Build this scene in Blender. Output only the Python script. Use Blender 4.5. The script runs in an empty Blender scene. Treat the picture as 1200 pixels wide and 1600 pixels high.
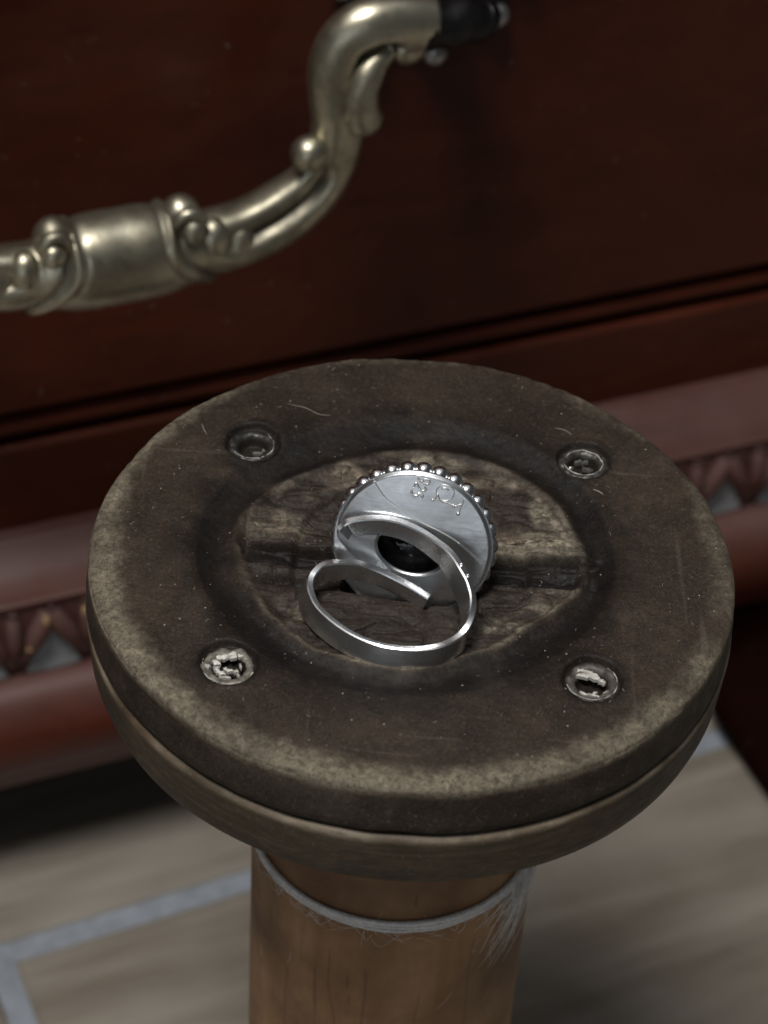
import bpy, math, random
import numpy as np
from mathutils import Vector, Matrix

random.seed(7)
RNG = np.random.default_rng(11)
S = 0.001                      # everything below is laid out in millimetres
H = 165.0                      # height of the spool top above the floor
sc = bpy.context.scene
COL = sc.collection

# ------------------------------------------------------------------ camera, world, lamps, exposure
cam_d = bpy.data.cameras.new('camera')
cam = bpy.data.objects.new('camera', cam_d)
COL.objects.link(cam)
sc.camera = cam
cam_d.sensor_fit = 'VERTICAL'
cam_d.sensor_height = 36.0
cam_d.sensor_width = 27.0
cam_d.lens = 80.1
cam_d.clip_start = 0.02
cam_d.clip_end = 50.0
_p, _r = math.radians(42.0), math.radians(3.6)
_f = Vector((0, math.cos(_p), -math.sin(_p)))
_u = Vector((0, math.sin(_p), math.cos(_p)))
_x = Vector((1, 0, 0))
_cx = _x * math.cos(_r) + _u * math.sin(_r)
_cy = -_x * math.sin(_r) + _u * math.cos(_r)
M = Matrix((_cx, _cy, -_f)).transposed().to_4x4()
M.translation = Vector((-3.956, -190.055, 177.487 + H)) * S
cam.matrix_world = M
cam_d.dof.use_dof = True
cam_d.dof.focus_distance = 0.257
cam_d.dof.aperture_fstop = 29.0

world = bpy.data.worlds.new('World')
sc.world = world
world.use_nodes = True
bg = world.node_tree.nodes['Background']
bg.inputs[0].default_value = (0.86, 0.93, 1.0, 1)
bg.inputs[1].default_value = 0.04


def area_lamp(name, loc, target, size, power, color, size_y=None):
    d = bpy.data.lights.new(name, 'AREA')
    d.energy = power
    d.color = color
    if size_y:
        d.shape = 'RECTANGLE'
        d.size = size
        d.size_y = size_y
    else:
        d.shape = 'DISK'
        d.size = size
    o = bpy.data.objects.new(name, d)
    COL.objects.link(o)
    o.location = loc
    o.rotation_euler = (Vector(target) - Vector(loc)).to_track_quat('-Z', 'Y').to_euler()
    return o


area_lamp('ceiling_lamp', (-0.17, -0.27, H * S + 0.99), (0, 0.03, H * S), 0.30, 9.0, (1.0, 0.965, 0.92))
area_lamp('front_fill', (-0.28, -1.25, 0.40), (0, 0, H * S), 0.75, 1.35, (0.88, 0.94, 1.0), 0.7)  # unseen fill panel, added low behind the camera to brighten the ring plate
area_lamp('white_ceiling', (0.0, 0.5, 2.3), (0, 0.2, 0), 2.6, 8.0, (0.95, 0.97, 1.0), 2.2)

sc.view_settings.view_transform = 'Standard'
sc.view_settings.look = 'None'
sc.view_settings.exposure = 0.0
sc.view_settings.gamma = 1.0
sc.render.engine = 'CYCLES'
sc.cycles.max_bounces = 8


# ------------------------------------------------------------------ helpers
def tag(o, label=None, cat=None, group=None, kind=None):
    if label:
        o['label'] = label
    if cat:
        o['category'] = cat
    if group:
        o['group'] = group
    if kind:
        o['kind'] = kind
    return o


def empty(name, loc=(0, 0, 0)):
    o = bpy.data.objects.new(name, None)
    o.empty_display_size = 0.01
    COL.objects.link(o)
    o.location = Vector(loc) * S
    return o


def link(name, me, mat, parent=None):
    o = bpy.data.objects.new(name, me)
    if mat is not None and not me.materials:
        me.materials.append(mat)
    COL.objects.link(o)
    if parent is not None:
        o.parent = parent
        # roots sit at a base point without rotation: keep world coordinates
        o.matrix_parent_inverse = Matrix.Identity(4)
        base = Vector((0, 0, 0))
        q = parent
        while q is not None:
            base += q.location
            q = q.parent
        o.location = -base
    return o


class MB:
    """collects pieces (millimetres, z up from the floor) and builds ONE mesh"""

    def __init__(self):
        self.v, self.f, self.n, self.attr = [], [], 0, {}

    def add(self, verts, faces):
        verts = np.asarray(verts, dtype=float).reshape(-1, 3)
        self.v.append(verts)
        self.f += [tuple(i + self.n for i in f) for f in faces]
        self.n += len(verts)
        return self

    def grid(self, P, wrap_u=False, wrap_v=False, flip=False):
        P = np.asarray(P, dtype=float)
        a, b = P.shape[:2]
        ii = np.arange(a if wrap_u else a - 1)
        jj = np.arange(b if wrap_v else b - 1)
        I, J = np.meshgrid(ii, jj, indexing='ij')
        I2, J2 = (I + 1) % a, (J + 1) % b
        q = np.stack([I * b + J, I * b + J2, I2 * b + J2, I2 * b + J], -1).reshape(-1, 4)
        if flip:
            q = q[:, ::-1]
        q = q + self.n
        self.v.append(P.reshape(-1, 3))
        self.f += [tuple(x) for x in q.tolist()]
        self.n += a * b
        return self

    def box(self, lo, hi):
        x0, y0, z0 = lo
        x1, y1, z1 = hi
        v = [(x0, y0, z0), (x1, y0, z0), (x1, y1, z0), (x0, y1, z0), (x0, y0, z1), (x1, y0, z1), (x1, y1, z1), (x0, y1, z1)]
        return self.add(v, [(0, 3, 2, 1), (4, 5, 6, 7), (0, 1, 5, 4), (1, 2, 6, 5), (2, 3, 7, 6), (3, 0, 4, 7)])

    def tube(self, pts, rad, seg=10, cap=True, closed=False):
        pts = np.asarray(pts, float)
        n = len(pts)
        rad = np.full(n, rad, float) if np.isscalar(rad) else np.asarray(rad, float)
        T, A, B = frames(pts, closed)
        an = np.linspace(0, 2 * np.pi, seg, endpoint=False)
        P = pts[:, None] + rad[:, None, None] * (A[:, None] * np.cos(an)[None, :, None] + B[:, None] * np.sin(an)[None, :, None])
        n0 = self.n
        self.grid(P, wrap_u=closed, wrap_v=True)
        if cap and not closed:
            self.f.append(tuple(n0 + i for i in range(seg)))
            self.f.append(tuple(n0 + (n - 1) * seg + i for i in range(seg))[::-1])
        return self

    def ball(self, c, r, squash=(1, 1, 1), seg=16, rings=10, axes=None):
        th = np.linspace(0, np.pi, rings + 1)
        ph = np.linspace(0, 2 * np.pi, seg, endpoint=False)
        P = np.stack([np.sin(th)[:, None] * np.cos(ph), np.sin(th)[:, None] * np.sin(ph), np.cos(th)[:, None] * np.ones(seg)], -1)
        P = P * np.array(squash) * r
        if axes is not None:
            P = P @ np.array(axes)
        return self.grid(P + np.array(c), wrap_v=True, flip=True)

    def build(self, name, mat, parent=None, smooth=True, attrs=None, sharp=None):
        me = bpy.data.meshes.new(name)
        V = np.concatenate(self.v) * S
        me.from_pydata(V.tolist(), [], self.f)
        if smooth:
            me.polygons.foreach_set('use_smooth', [True] * len(me.polygons))
            if sharp:
                me.set_sharp_from_angle(angle=math.radians(sharp))
        if attrs:
            for k, a in attrs.items():
                at = me.attributes.new(k, 'FLOAT', 'POINT')
                at.data.foreach_set('value', np.asarray(a, dtype=np.float32).ravel())
        me.update()
        return link(name, me, mat, parent)


def frames(pts, closed=False):
    n = len(pts)
    if closed:
        T = np.roll(pts, -1, 0) - np.roll(pts, 1, 0)
    else:
        T = np.gradient(pts, axis=0)
    T /= np.linalg.norm(T, axis=1)[:, None] + 1e-12
    A = np.zeros_like(pts)
    ref = np.array([0, 0, 1.0]) if abs(T[0][2]) < 0.9 else np.array([1.0, 0, 0])
    a = np.cross(T[0], ref)
    a /= np.linalg.norm(a)
    for i in range(n):
        a = a - T[i] * (a @ T[i])
        a /= np.linalg.norm(a) + 1e-12
        A[i] = a
    return T, A, np.cross(T, A)


def catmull(P, m=12):
    P = np.asarray(P, float)
    Q = np.vstack([2 * P[0] - P[1], P, 2 * P[-1] - P[-2]])
    out = []
    for i in range(1, len(Q) - 2):
        p0, p1, p2, p3 = Q[i - 1:i + 3]
        t = np.linspace(0, 1, m, endpoint=False)[:, None]
        out.append(0.5 * (2 * p1 + (p2 - p0) * t + (2 * p0 - 5 * p1 + 4 * p2 - p3) * t ** 2 + (3 * p1 - p0 - 3 * p2 + p3) * t ** 3))
    out.append(P[-1][None])
    return np.vstack(out)


def smst(a, b, x):
    t = np.clip((x - a) / (b - a), 0, 1)
    return t * t * (3 - 2 * t)


_H = np.random.default_rng(5).random((64, 64, 64))


def vnoise(x, y, z=0.0):
    x, y, z = np.broadcast_arrays(np.asarray(x, float), np.asarray(y, float), np.asarray(z, float))
    xi, yi, zi = np.floor(x).astype(int), np.floor(y).astype(int), np.floor(z).astype(int)
    fx, fy, fz = x - xi, y - yi, z - zi
    fx, fy, fz = [f * f * (3 - 2 * f) for f in (fx, fy, fz)]
    g = lambda a, b, c: _H[(xi + a) % 64, (yi + b) % 64, (zi + c) % 64]
    l = lambda a, b, t: a + (b - a) * t
    return l(l(l(g(0, 0, 0), g(1, 0, 0), fx), l(g(0, 1, 0), g(1, 1, 0), fx), fy),
             l(l(g(0, 0, 1), g(1, 0, 1), fx), l(g(0, 1, 1), g(1, 1, 1), fx), fy), fz) * 2 - 1


def fbm(x, y, z=0.0, o=4):
    r, a = 0, 1.0
    for i in range(o):
        r = r + a * vnoise(x * 2 ** i + 7.3 * i, y * 2 ** i + 3.1 * i, np.asarray(z) * 2 ** i + 1.7 * i)
        a *= 0.5
    return r


# ------------------------------------------------------------------ materials
class NT:
    def __init__(self, name):
        self.m = bpy.data.materials.new(name)
        self.m.use_nodes = True
        self.t = self.m.node_tree
        self.b = self.t.nodes['Principled BSDF']
        self.tc = self.t.nodes.new('ShaderNodeTexCoord')

    def n(self, kind, ins=None, **props):
        nd = self.t.nodes.new(kind)
        for k, v in props.items():
            setattr(nd, k, v)
        for k, v in (ins or {}).items():
            self.set(nd.inputs[k], v)
        return nd

    def set(self, sock, v):
        if isinstance(v, bpy.types.NodeSocket):
            self.t.links.new(v, sock)
        else:
            if isinstance(v, tuple) and len(v) == 3 and sock.type == 'RGBA':
                v = (*v, 1)
            sock.default_value = v

    def coord(self, scale=(1, 1, 1), rot=(0, 0, 0)):
        mp = self.n('ShaderNodeMapping', {'Vector': self.tc.outputs['Object'], 'Scale': scale, 'Rotation': rot})
        return mp.outputs[0]

    def noise(self, scale, detail=4, rough=0.55, vec=None, dist=0.0):
        return self.n('ShaderNodeTexNoise', {'Vector': vec or self.coord(), 'Scale': scale, 'Detail': detail, 'Roughness': rough, 'Distortion': dist}).outputs['Fac']

    def ramp(self, fac, lo, hi, a=0.0, b=1.0):
        return self.n('ShaderNodeMapRange', {'Value': fac, 'From Min': lo, 'From Max': hi, 'To Min': a, 'To Max': b}).outputs[0]

    def mix(self, fac, a, b, mode='MIX'):
        nd = self.n('ShaderNodeMix', data_type='RGBA', blend_type=mode)
        self.set(nd.inputs[0], fac)
        self.set(nd.inputs[6], a)
        self.set(nd.inputs[7], b)
        return nd.outputs[2]

    def math(self, op, a, b=0.0):
        nd = self.n('ShaderNodeMath', operation=op)
        self.set(nd.inputs[0], a)
        self.set(nd.inputs[1], b)
        return nd.outputs[0]

    def attr(self, name):
        return self.n('ShaderNodeAttribute', attribute_name=name).outputs['Fac']

    def bump(self, h, strength, dist, prev=None):
        nd = self.n('ShaderNodeBump', {'Height': h, 'Strength': strength, 'Distance': dist})
        if prev:
            self.t.links.new(prev, nd.inputs['Normal'])
        return nd.outputs[0]

    def out(self, color=None, rough=None, normal=None, metal=None, **kw):
        if color is not None:
            self.set(self.b.inputs['Base Color'], color)
        if rough is not None:
            self.set(self.b.inputs['Roughness'], rough)
        if metal is not None:
            self.set(self.b.inputs['Metallic'], metal)
        if normal is not None:
            self.t.links.new(normal, self.b.inputs['Normal'])
        for k, v in kw.items():
            self.set(self.b.inputs[k.replace('_', ' ')], v)
        return self.m


def mat_disc():
    t = NT('old_dark_wood')
    pale, dark, fresh = t.attr('pale'), t.attr('dark'), t.attr('fresh')
    n1 = t.noise(90, 5, 0.6)
    n2 = t.noise(500, 5, 0.65)
    n3 = t.noise(1900, 3, 0.6)
    c = t.mix(t.ramp(n1, 0.3, 0.7), (0.026, 0.0185, 0.0138), (0.062, 0.0445, 0.032))
    c = t.mix(t.ramp(n2, 0.35, 0.75), c, (0.024, 0.018, 0.014))
    n0 = t.noise(38, 5, 0.65, None, 0.6)
    c = t.mix(t.math('MULTIPLY', t.ramp(n0, 0.52, 0.70), 0.6), c, (0.085, 0.064, 0.048))
    c = t.mix(t.math('MULTIPLY', t.ramp(n0, 0.46, 0.32), 0.65), c, (0.017, 0.0125, 0.010))
    sc1 = t.ramp(t.noise(520, 3, 0.5, t.coord((0.05, 1, 1), (0, 0, 0.5))), 0.66, 0.72)
    sc2 = t.ramp(t.noise(480, 3, 0.5, t.coord((1, 0.04, 1), (0, 0, 0.25))), 0.67, 0.73)
    c = t.mix(t.math('MULTIPLY', t.math('MAXIMUM', sc1, sc2), 0.28), c, (0.15, 0.125, 0.10))
    nf = t.noise(1300, 6, 0.7, None, 0.8)
    pk = t.mix(t.ramp(nf, 0.3, 0.7), (0.060, 0.049, 0.035), (0.31, 0.27, 0.20))
    c = t.mix(pale, c, pk)
    fk = t.mix(t.ramp(nf, 0.3, 0.7), (0.055, 0.044, 0.034), (0.47, 0.41, 0.31))
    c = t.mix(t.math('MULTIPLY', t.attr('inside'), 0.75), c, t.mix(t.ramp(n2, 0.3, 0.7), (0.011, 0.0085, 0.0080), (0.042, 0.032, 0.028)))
    gr = t.noise(620, 5, 0.65, t.coord((0.42, 1.0, 1.0), (0, 0, -0.04)), 1.4)
    c = t.mix(fresh, c, t.mix(t.math('MULTIPLY', t.ramp(t.noise(150, 4, 0.6), 0.52, 0.66), 0.45), fk, (0.15, 0.085, 0.058)))
    c = t.mix(t.math('MULTIPLY', t.math('MULTIPLY', t.ramp(gr, 0.50, 0.36), t.math('ADD', t.math('MULTIPLY', fresh, 0.9), 0.12)), t.attr('inside')), c, (0.018, 0.0135, 0.0115))
    n4 = t.noise(3200, 3, 0.7, None, 1.5)
    c = t.mix(t.math('MULTIPLY', t.ramp(n4, 0.54, 0.70), 0.55), c, (0.14, 0.116, 0.090))
    c = t.mix(t.math('MULTIPLY', t.ramp(n4, 0.47, 0.32), 0.7), c, (0.012, 0.010, 0.009))
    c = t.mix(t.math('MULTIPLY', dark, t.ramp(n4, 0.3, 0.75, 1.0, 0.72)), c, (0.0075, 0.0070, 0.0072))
    # fine pale specks of dust and lint caught in the pores
    v = t.n('ShaderNodeTexVoronoi', {'Vector': t.coord(), 'Scale': 900.0, 'Randomness': 1.0})
    sp = t.math('MULTIPLY', t.ramp(v.outputs['Distance'], 0.16, 0.06), t.ramp(t.noise(160, 4, 0.7), 0.55, 0.68))
    c = t.mix(t.math('MULTIPLY', sp, 0.7), c, (0.26, 0.24, 0.21))
    rg = t.math('ADD', t.ramp(n2, 0.3, 0.7, 0.40, 0.58), t.math('MULTIPLY', t.math('MAXIMUM', pale, fresh), 0.3))
    b = t.bump(n2, 0.16, 0.0003)
    b = t.bump(n3, 0.5, 0.00016, b)
    b = t.bump(n4, 0.55, 0.00010, b)
    b = t.bump(t.math('MULTIPLY', gr, t.attr('inside')), 0.35, 0.0003, b)
    return t.out(c, rg, b, Specular_IOR_Level=0.18)


def mat_disc_side():
    t = NT('old_turned_wood')
    pale, dark = t.attr('pale'), t.attr('dark')
    n1 = t.noise(110, 4, 0.6)
    n2 = t.noise(420, 5, 0.65, t.coord((1, 1, 2.2)))
    n3 = t.noise(1700, 3, 0.6)
    ln = t.noise(260, 4, 0.6, t.coord((0.15, 0.15, 6)))
    c = t.mix(t.ramp(n1, 0.3, 0.7), (0.042, 0.029, 0.0175), (0.098, 0.068, 0.041))
    c = t.mix(t.ramp(n2, 0.4, 0.75), c, (0.030, 0.024, 0.018))
    c = t.mix(t.math('MULTIPLY', t.ramp(ln, 0.5, 0.75), 0.45), c, (0.13, 0.105, 0.075))
    c = t.mix(pale, c, t.mix(t.ramp(n2, 0.3, 0.7), (0.11, 0.088, 0.062), (0.24, 0.198, 0.145)))
    c = t.mix(t.math('MULTIPLY', dark, 0.85), c, (0.020, 0.016, 0.014))
    c = t.mix(t.math('MULTIPLY', t.ramp(n3, 0.60, 0.75), 0.4), c, (0.24, 0.21, 0.17))
    b = t.bump(n2, 0.4, 0.0003)
    b = t.bump(ln, 0.35, 0.00025, b)
    return t.out(c, t.ramp(n2, 0.3, 0.7, 0.42, 0.62), b, Specular_IOR_Level=0.25)


def mat_barrel():
    t = NT('worn_beech_wood')
    g = t.noise(130, 6, 0.6, t.coord((1, 1, 0.10)), 0.4)
    n1 = t.noise(55, 4, 0.6)
    n2 = t.noise(900, 4, 0.6)
    fl = t.n('ShaderNodeTexVoronoi', {'Vector': t.coord((1, 1, 0.12)), 'Scale': 420.0}).outputs['Distance']
    c = t.mix(t.ramp(g, 0.3, 0.7), (0.30, 0.158, 0.074), (0.52, 0.315, 0.165))
    c = t.mix(t.ramp(n1, 0.42, 0.75), c, (0.135, 0.072, 0.038))
    c = t.mix(t.math('MULTIPLY', t.ramp(fl, 0.10, 0.03), 0.55), c, (0.095, 0.047, 0.027))
    st = t.noise(210, 3, 0.5, t.coord((1, 1, 0.06)))
    c = t.mix(t.math('MULTIPLY', t.ramp(st, 0.66, 0.72), 0.3), c, (0.07, 0.038, 0.024))
    c = t.mix(t.math('MULTIPLY', t.ramp(n2, 0.60, 0.78), 0.4), c, (0.36, 0.26, 0.17))
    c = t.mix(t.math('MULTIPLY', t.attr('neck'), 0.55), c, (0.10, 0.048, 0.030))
    c = t.mix(t.math('MULTIPLY', t.attr('crack'), 0.45), c, (0.035, 0.015, 0.010))
    b = t.bump(g, 0.35, 0.0003)
    b = t.bump(n2, 0.25, 0.0001, b)
    return t.out(c, 0.52, b, Specular_IOR_Level=0.3)


def mat_mahogany(name='mahogany', dusty=0.0, light=1.0, spec=0.2, lo=0.15):
    t = NT(name)
    g = t.noise(42, 7, 0.62, t.coord((0.10, 1, 1)), 0.6)
    g2 = t.noise(330, 4, 0.6, t.coord((0.06, 1, 1)))
    n1 = t.noise(14, 4, 0.6)
    L = lambda *c: tuple(x * light for x in c)
    c = t.mix(t.ramp(g, 0.32, 0.70), L(0.033, 0.0052, 0.0030), L(0.078, 0.0172, 0.0082))
    c = t.mix(t.math('MULTIPLY', t.ramp(g2, 0.5, 0.75), 0.5), c, L(0.020, 0.0038, 0.0024))
    c = t.mix(t.math('MULTIPLY', t.ramp(n1, 0.4, 0.7), 0.5), c, L(0.072, 0.0175, 0.0068))
    fine = t.noise(1500, 3, 0.7)
    if dusty:
        dz = t.n('ShaderNodeSeparateXYZ', {'Vector': t.n('ShaderNodeNewGeometry').outputs['Normal']}).outputs['Z']
        dm = t.math('MULTIPLY', t.ramp(dz, lo, 0.8), t.ramp(t.noise(60, 5, 0.65), 0.25, 0.75, 0.45, 1.0))
        c = t.mix(t.math('MULTIPLY', dm, dusty), c, (0.19, 0.165, 0.165))
    sp = t.math('MULTIPLY', t.ramp(t.noise(700, 2, 0.5), 0.70, 0.76), 0.25)
    c = t.mix(sp, c, (0.22, 0.19, 0.17))
    b = t.bump(g2, 0.12, 0.0002)
    b = t.bump(fine, 0.10, 0.00006, b)
    return t.out(c, t.ramp(n1, 0.3, 0.7, 0.34, 0.46) if spec > 0.1 else 0.8, b, Specular_IOR_Level=(0.32 if dusty else spec), Coat_Weight=(0.10 if dusty else (0.06 if spec > 0.1 else 0.0)), Coat_Roughness=0.3)


def mat_brass():
    t = NT('tarnished_brass')
    cav = t.attr('cavity')
    n1 = t.noise(95, 5, 0.6)
    n2 = t.noise(420, 4, 0.6)
    n3 = t.noise(1600, 3, 0.6)
    c = t.mix(t.ramp(n1, 0.35, 0.68), (0.62, 0.585, 0.46), (0.45, 0.41, 0.30))
    c = t.mix(t.math('MULTIPLY', t.ramp(n2, 0.48, 0.72), 0.55), c, (0.25, 0.235, 0.20))
    pat = t.ramp(t.noise(70, 5, 0.65), 0.47, 0.63)
    c = t.mix(t.math('MULTIPLY', pat, 0.72), c, (0.15, 0.14, 0.105))
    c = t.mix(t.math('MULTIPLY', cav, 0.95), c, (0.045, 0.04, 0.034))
    rg = t.math('ADD', t.ramp(n2, 0.3, 0.7, 0.27, 0.42), t.math('MULTIPLY', pat, 0.16))
    b = t.bump(n2, 0.12, 0.0003)
    b = t.bump(n3, 0.12, 0.00008, b)
    return t.out(c, rg, b, metal=t.math('SUBTRACT', 0.95, t.math('MULTIPLY', cav, 0.3)))


def mat_dark_bronze():
    t = NT('blackened_bronze')
    n = t.noise(300, 4, 0.6)
    c = t.mix(t.ramp(n, 0.35, 0.7), (0.020, 0.019, 0.020), (0.050, 0.048, 0.048))
    return t.out(c, t.ramp(n, 0.3, 0.7, 0.30, 0.45), t.bump(n, 0.2, 0.0003), metal=0.85)


def mat_silver(name, lo=0.20, hi=0.34, col=(0.70, 0.72, 0.74), brush=0.4):
    t = NT(name)
    st = t.noise(900, 4, 0.6, t.coord((0.12, 1.0, 1.0), (0.3, 0.5, 0.6)))
    st2 = t.noise(1400, 3, 0.6, t.coord((1.0, 0.1, 0.8), (0.2, 0.9, 0.3)))
    n = t.noise(260, 4, 0.6)
    c = t.mix(t.ramp(n, 0.35, 0.75), col, tuple(x * 0.74 for x in col))
    sc_ = t.ramp(st, 0.60, 0.70)
    c = t.mix(t.math('MULTIPLY', sc_, 0.25), c, (0.85, 0.86, 0.87))
    b = t.bump(st, brush, 0.00007)
    b = t.bump(st2, brush * 0.8, 0.00005, b)
    return t.out(c, t.ramp(n, 0.3, 0.7, lo, hi), b, metal=1.0)


def mat_plain(name, col, rough, metal=0.0, var=0.25, scale=500, bump=0.2, **kw):
    t = NT(name)
    n = t.noise(scale, 4, 0.6)
    c = t.mix(t.ramp(n, 0.3, 0.7), tuple(x * (1 - var) for x in col), tuple(min(1, x * (1 + var)) for x in col))
    return t.out(c, rough, t.bump(n, bump, 0.0002), metal=metal, **kw)


def mat_tile():
    t = NT('wood_look_tile')
    oi = t.n('ShaderNodeObjectInfo').outputs['Random']
    off = t.n('ShaderNodeCombineXYZ', {'X': t.math('MULTIPLY', oi, 3.0), 'Y': t.math('MULTIPLY', oi, 7.0), 'Z': 0.0}).outputs[0]
    def vec(s):
        a = t.n('ShaderNodeVectorMath', {0: t.tc.outputs['Object'], 1: off}, operation='ADD').outputs[0]
        return t.n('ShaderNodeMapping', {'Vector': a, 'Scale': s}).outputs[0]
    g = t.noise(26, 6, 0.6, vec((0.22, 1.4, 1)), 0.8)
    g2 = t.noise(95, 4, 0.6, vec((0.12, 1.3, 1)))
    n = t.noise(38, 4, 0.6, vec((1, 1, 1)))
    c = t.mix(t.ramp(g, 0.30, 0.70), (0.172, 0.147, 0.115), (0.355, 0.322, 0.275))
    c = t.mix(t.math('MULTIPLY', t.ramp(g2, 0.42, 0.68), 0.6), c, (0.115, 0.092, 0.068))
    c = t.mix(t.math('MULTIPLY', t.ramp(n, 0.45, 0.75), 0.45), c, (0.265, 0.248, 0.222))
    return t.out(c, t.ramp(n, 0.3, 0.7, 0.42, 0.55), t.bump(g2, 0.1, 0.0003))


def mat_gem():
    t = NT('black_cut_stone')
    return t.out((0.006, 0.006, 0.008), 0.04, None, Specular_IOR_Level=0.9)


DISC, SIDE, BARREL = mat_disc(), mat_disc_side(), mat_barrel()
MAHO = mat_mahogany('mahogany')
MAHO_D = mat_mahogany('dusty_mahogany', 0.30, 1.25)
FOOT = mat_mahogany('shade_black_mahogany', 0.0, 0.14, 0.03)  # the foot's shade put into its colour: mahogany darkened almost to black
MAHO_C = mat_mahogany('dusty_highlit_mahogany', 0.60, 1.5, 0.4, -0.7)  # dust and the carving's silvery highlights, both put into the colour
PEARL_LIT = mat_plain('pearl_highlight_metal', (0.42, 0.42, 0.43), 0.28, metal=0.9)  # the pearls' highlights put into the colour, paler than the rosette
MAHO_T = mat_mahogany('bounce_lit_mahogany', 0.35, 1.45, 0.3)  # torus: bounce light from the floor put into a brighter mahogany
BRASS, BRONZE = mat_brass(), mat_dark_bronze()
SILVER = mat_silver('brushed_silver', 0.24, 0.36, (0.80, 0.82, 0.84))
BURR = mat_silver('bright_burr', 0.42, 0.5, (0.92, 0.93, 0.93), 0.05)
SILVER_B = mat_silver('polished_silver', 0.22, 0.33, (0.83, 0.845, 0.86), 0.2)
TILE = mat_tile()
GROUT = mat_plain('blue_grey_grout', (0.245, 0.27, 0.31), 0.85, var=0.2, scale=260)
GEM = mat_gem()
DUST = mat_plain('grey_dust', (0.25, 0.255, 0.265), 0.9, var=0.35, scale=300)
CHIP = mat_plain('bare_chipped_wood', (0.42, 0.27, 0.13), 0.75, var=0.3, scale=400)
TIN = mat_plain('dull_tin', (0.46, 0.45, 0.42), 0.38, metal=0.75, var=0.35, scale=900)
TINB = mat_plain('torn_bright_tin', (0.60, 0.585, 0.54), 0.55, metal=0.12, var=0.2, scale=900)
DARKHOLE = mat_plain('near_black_hole', (0.016, 0.016, 0.017), 0.5, var=0.3)  # near-black floor of the rivet holes
THREAD = mat_plain('white_thread', (0.86, 0.85, 0.83), 0.32, var=0.2, scale=2500)
LINT = mat_plain('pale_lint', (0.30, 0.275, 0.235), 0.85, var=0.2, scale=2500)

# ------------------------------------------------------------------ furniture frame of reference
YAW = math.radians(23.3)
FO = np.array([-53.9, 105.4, H])            # a point of the drawer front, level with the spool top
FE = np.array([math.cos(YAW), math.sin(YAW), 0.0])     # along the chest
FN = np.array([math.sin(YAW), -math.cos(YAW), 0.0])    # out of the chest, towards the room
FZ = np.array([0, 0, 1.0])


def fp(s, o, z):
    """furniture coordinates (along, out, height relative to the spool top) to millimetres"""
    s, o, z = np.broadcast_arrays(np.asarray(s, float), np.asarray(o, float), np.asarray(z, float))
    return FO + s[..., None] * FE + o[..., None] * FN + z[..., None] * FZ


def fbox(mb, s0, s1, o0, o1, z0, z1, ch=0.0):
    """box in furniture coordinates, front edges chamfered by ch"""
    pr = [(o0, z0), (o1 - ch, z0), (o1, z0 + ch), (o1, z1 - ch), (o1 - ch, z1), (o0, z1)] if ch else [(o0, z0), (o1, z0), (o1, z1), (o0, z1)]
    n = len(pr)
    o = [p[0] for p in pr]
    z = [p[1] for p in pr]
    v = np.vstack([fp(s0, o, z), fp(s1, o, z)])
    f = [tuple(range(n)), tuple(range(n, 2 * n))[::-1]]
    f += [(i, n + i, n + (i + 1) % n, (i + 1) % n) for i in range(n)]
    mb.add(v, f)


ROT = Matrix.Rotation(YAW, 4, 'Z')

# ------------------------------------------------------------------ the floor: grout bed and wood-look tiles
mb = MB()
c0 = np.array([FO[0], FO[1], 0])
FLY = math.radians(25.6)                   # the planks run almost, not quite, parallel to the chest
GE = np.array([math.cos(FLY), math.sin(FLY), 0.0])
GN = np.array([math.sin(FLY), -math.cos(FLY), 0.0])
c0 = c0 - FE * 6 + FN * 31.6 + GE * 6 - GN * 31.6
Fl = lambda s, o, z: c0 + GE * s + GN * o + np.array([0, 0, z])
mb.add([Fl(-1900, -900, -1.2), Fl(1900, -900, -1.2), Fl(1900, 2300, -1.2), Fl(-1900, 2300, -1.2)], [(0, 3, 2, 1)])
floor = mb.build('floor', GROUT, None, smooth=False)
tag(floor, kind='structure')
TL, TW, GR = 600.0, 200.0, 4.9


def tile_mesh():
    m = MB()
    b = 0.9
    a, w = TL / 2, TW / 2
    P = [[(-a, -w, -3), (a, -w, -3), (a, w, -3), (-a, w, -3)],
         [(-a, -w, -b), (a, -w, -b), (a, w, -b), (-a, w, -b)],
         [(-a + b, -w + b, 0), (a - b, -w + b, 0), (a - b, w - b, 0), (-a + b, w - b, 0)]]
    m.grid(P, wrap_v=True)
    m.f.append((8, 9, 10, 11))
    return m


proto_tile = tile_mesh().build('tile', TILE, floor, smooth=False)
tile_me = proto_tile.data
first = True
for row in range(-4, 11):
    o_c = 31.6 + GR / 2 + TW / 2 + (row - 0) * (TW + GR)
    sh = {0: -31.0 + GR / 2 + TL / 2}.get(row, -31 + TL / 2 + (row * 217.0) % TL + (150 if row == -1 else 0))
    for k in range(-3, 3):
        s_c = sh + k * (TL + GR)
        if abs(s_c) > 1600:
            continue
        if first:
            o = proto_tile
            first = False
        else:
            o = proto_tile.copy()
            COL.objects.link(o)
            o.parent = floor
        p = Fl(s_c, o_c, random.uniform(-0.15, 0.15))
        o.rotation_euler = (0, 0, FLY)
        o.location = Vector(p) * S

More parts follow.
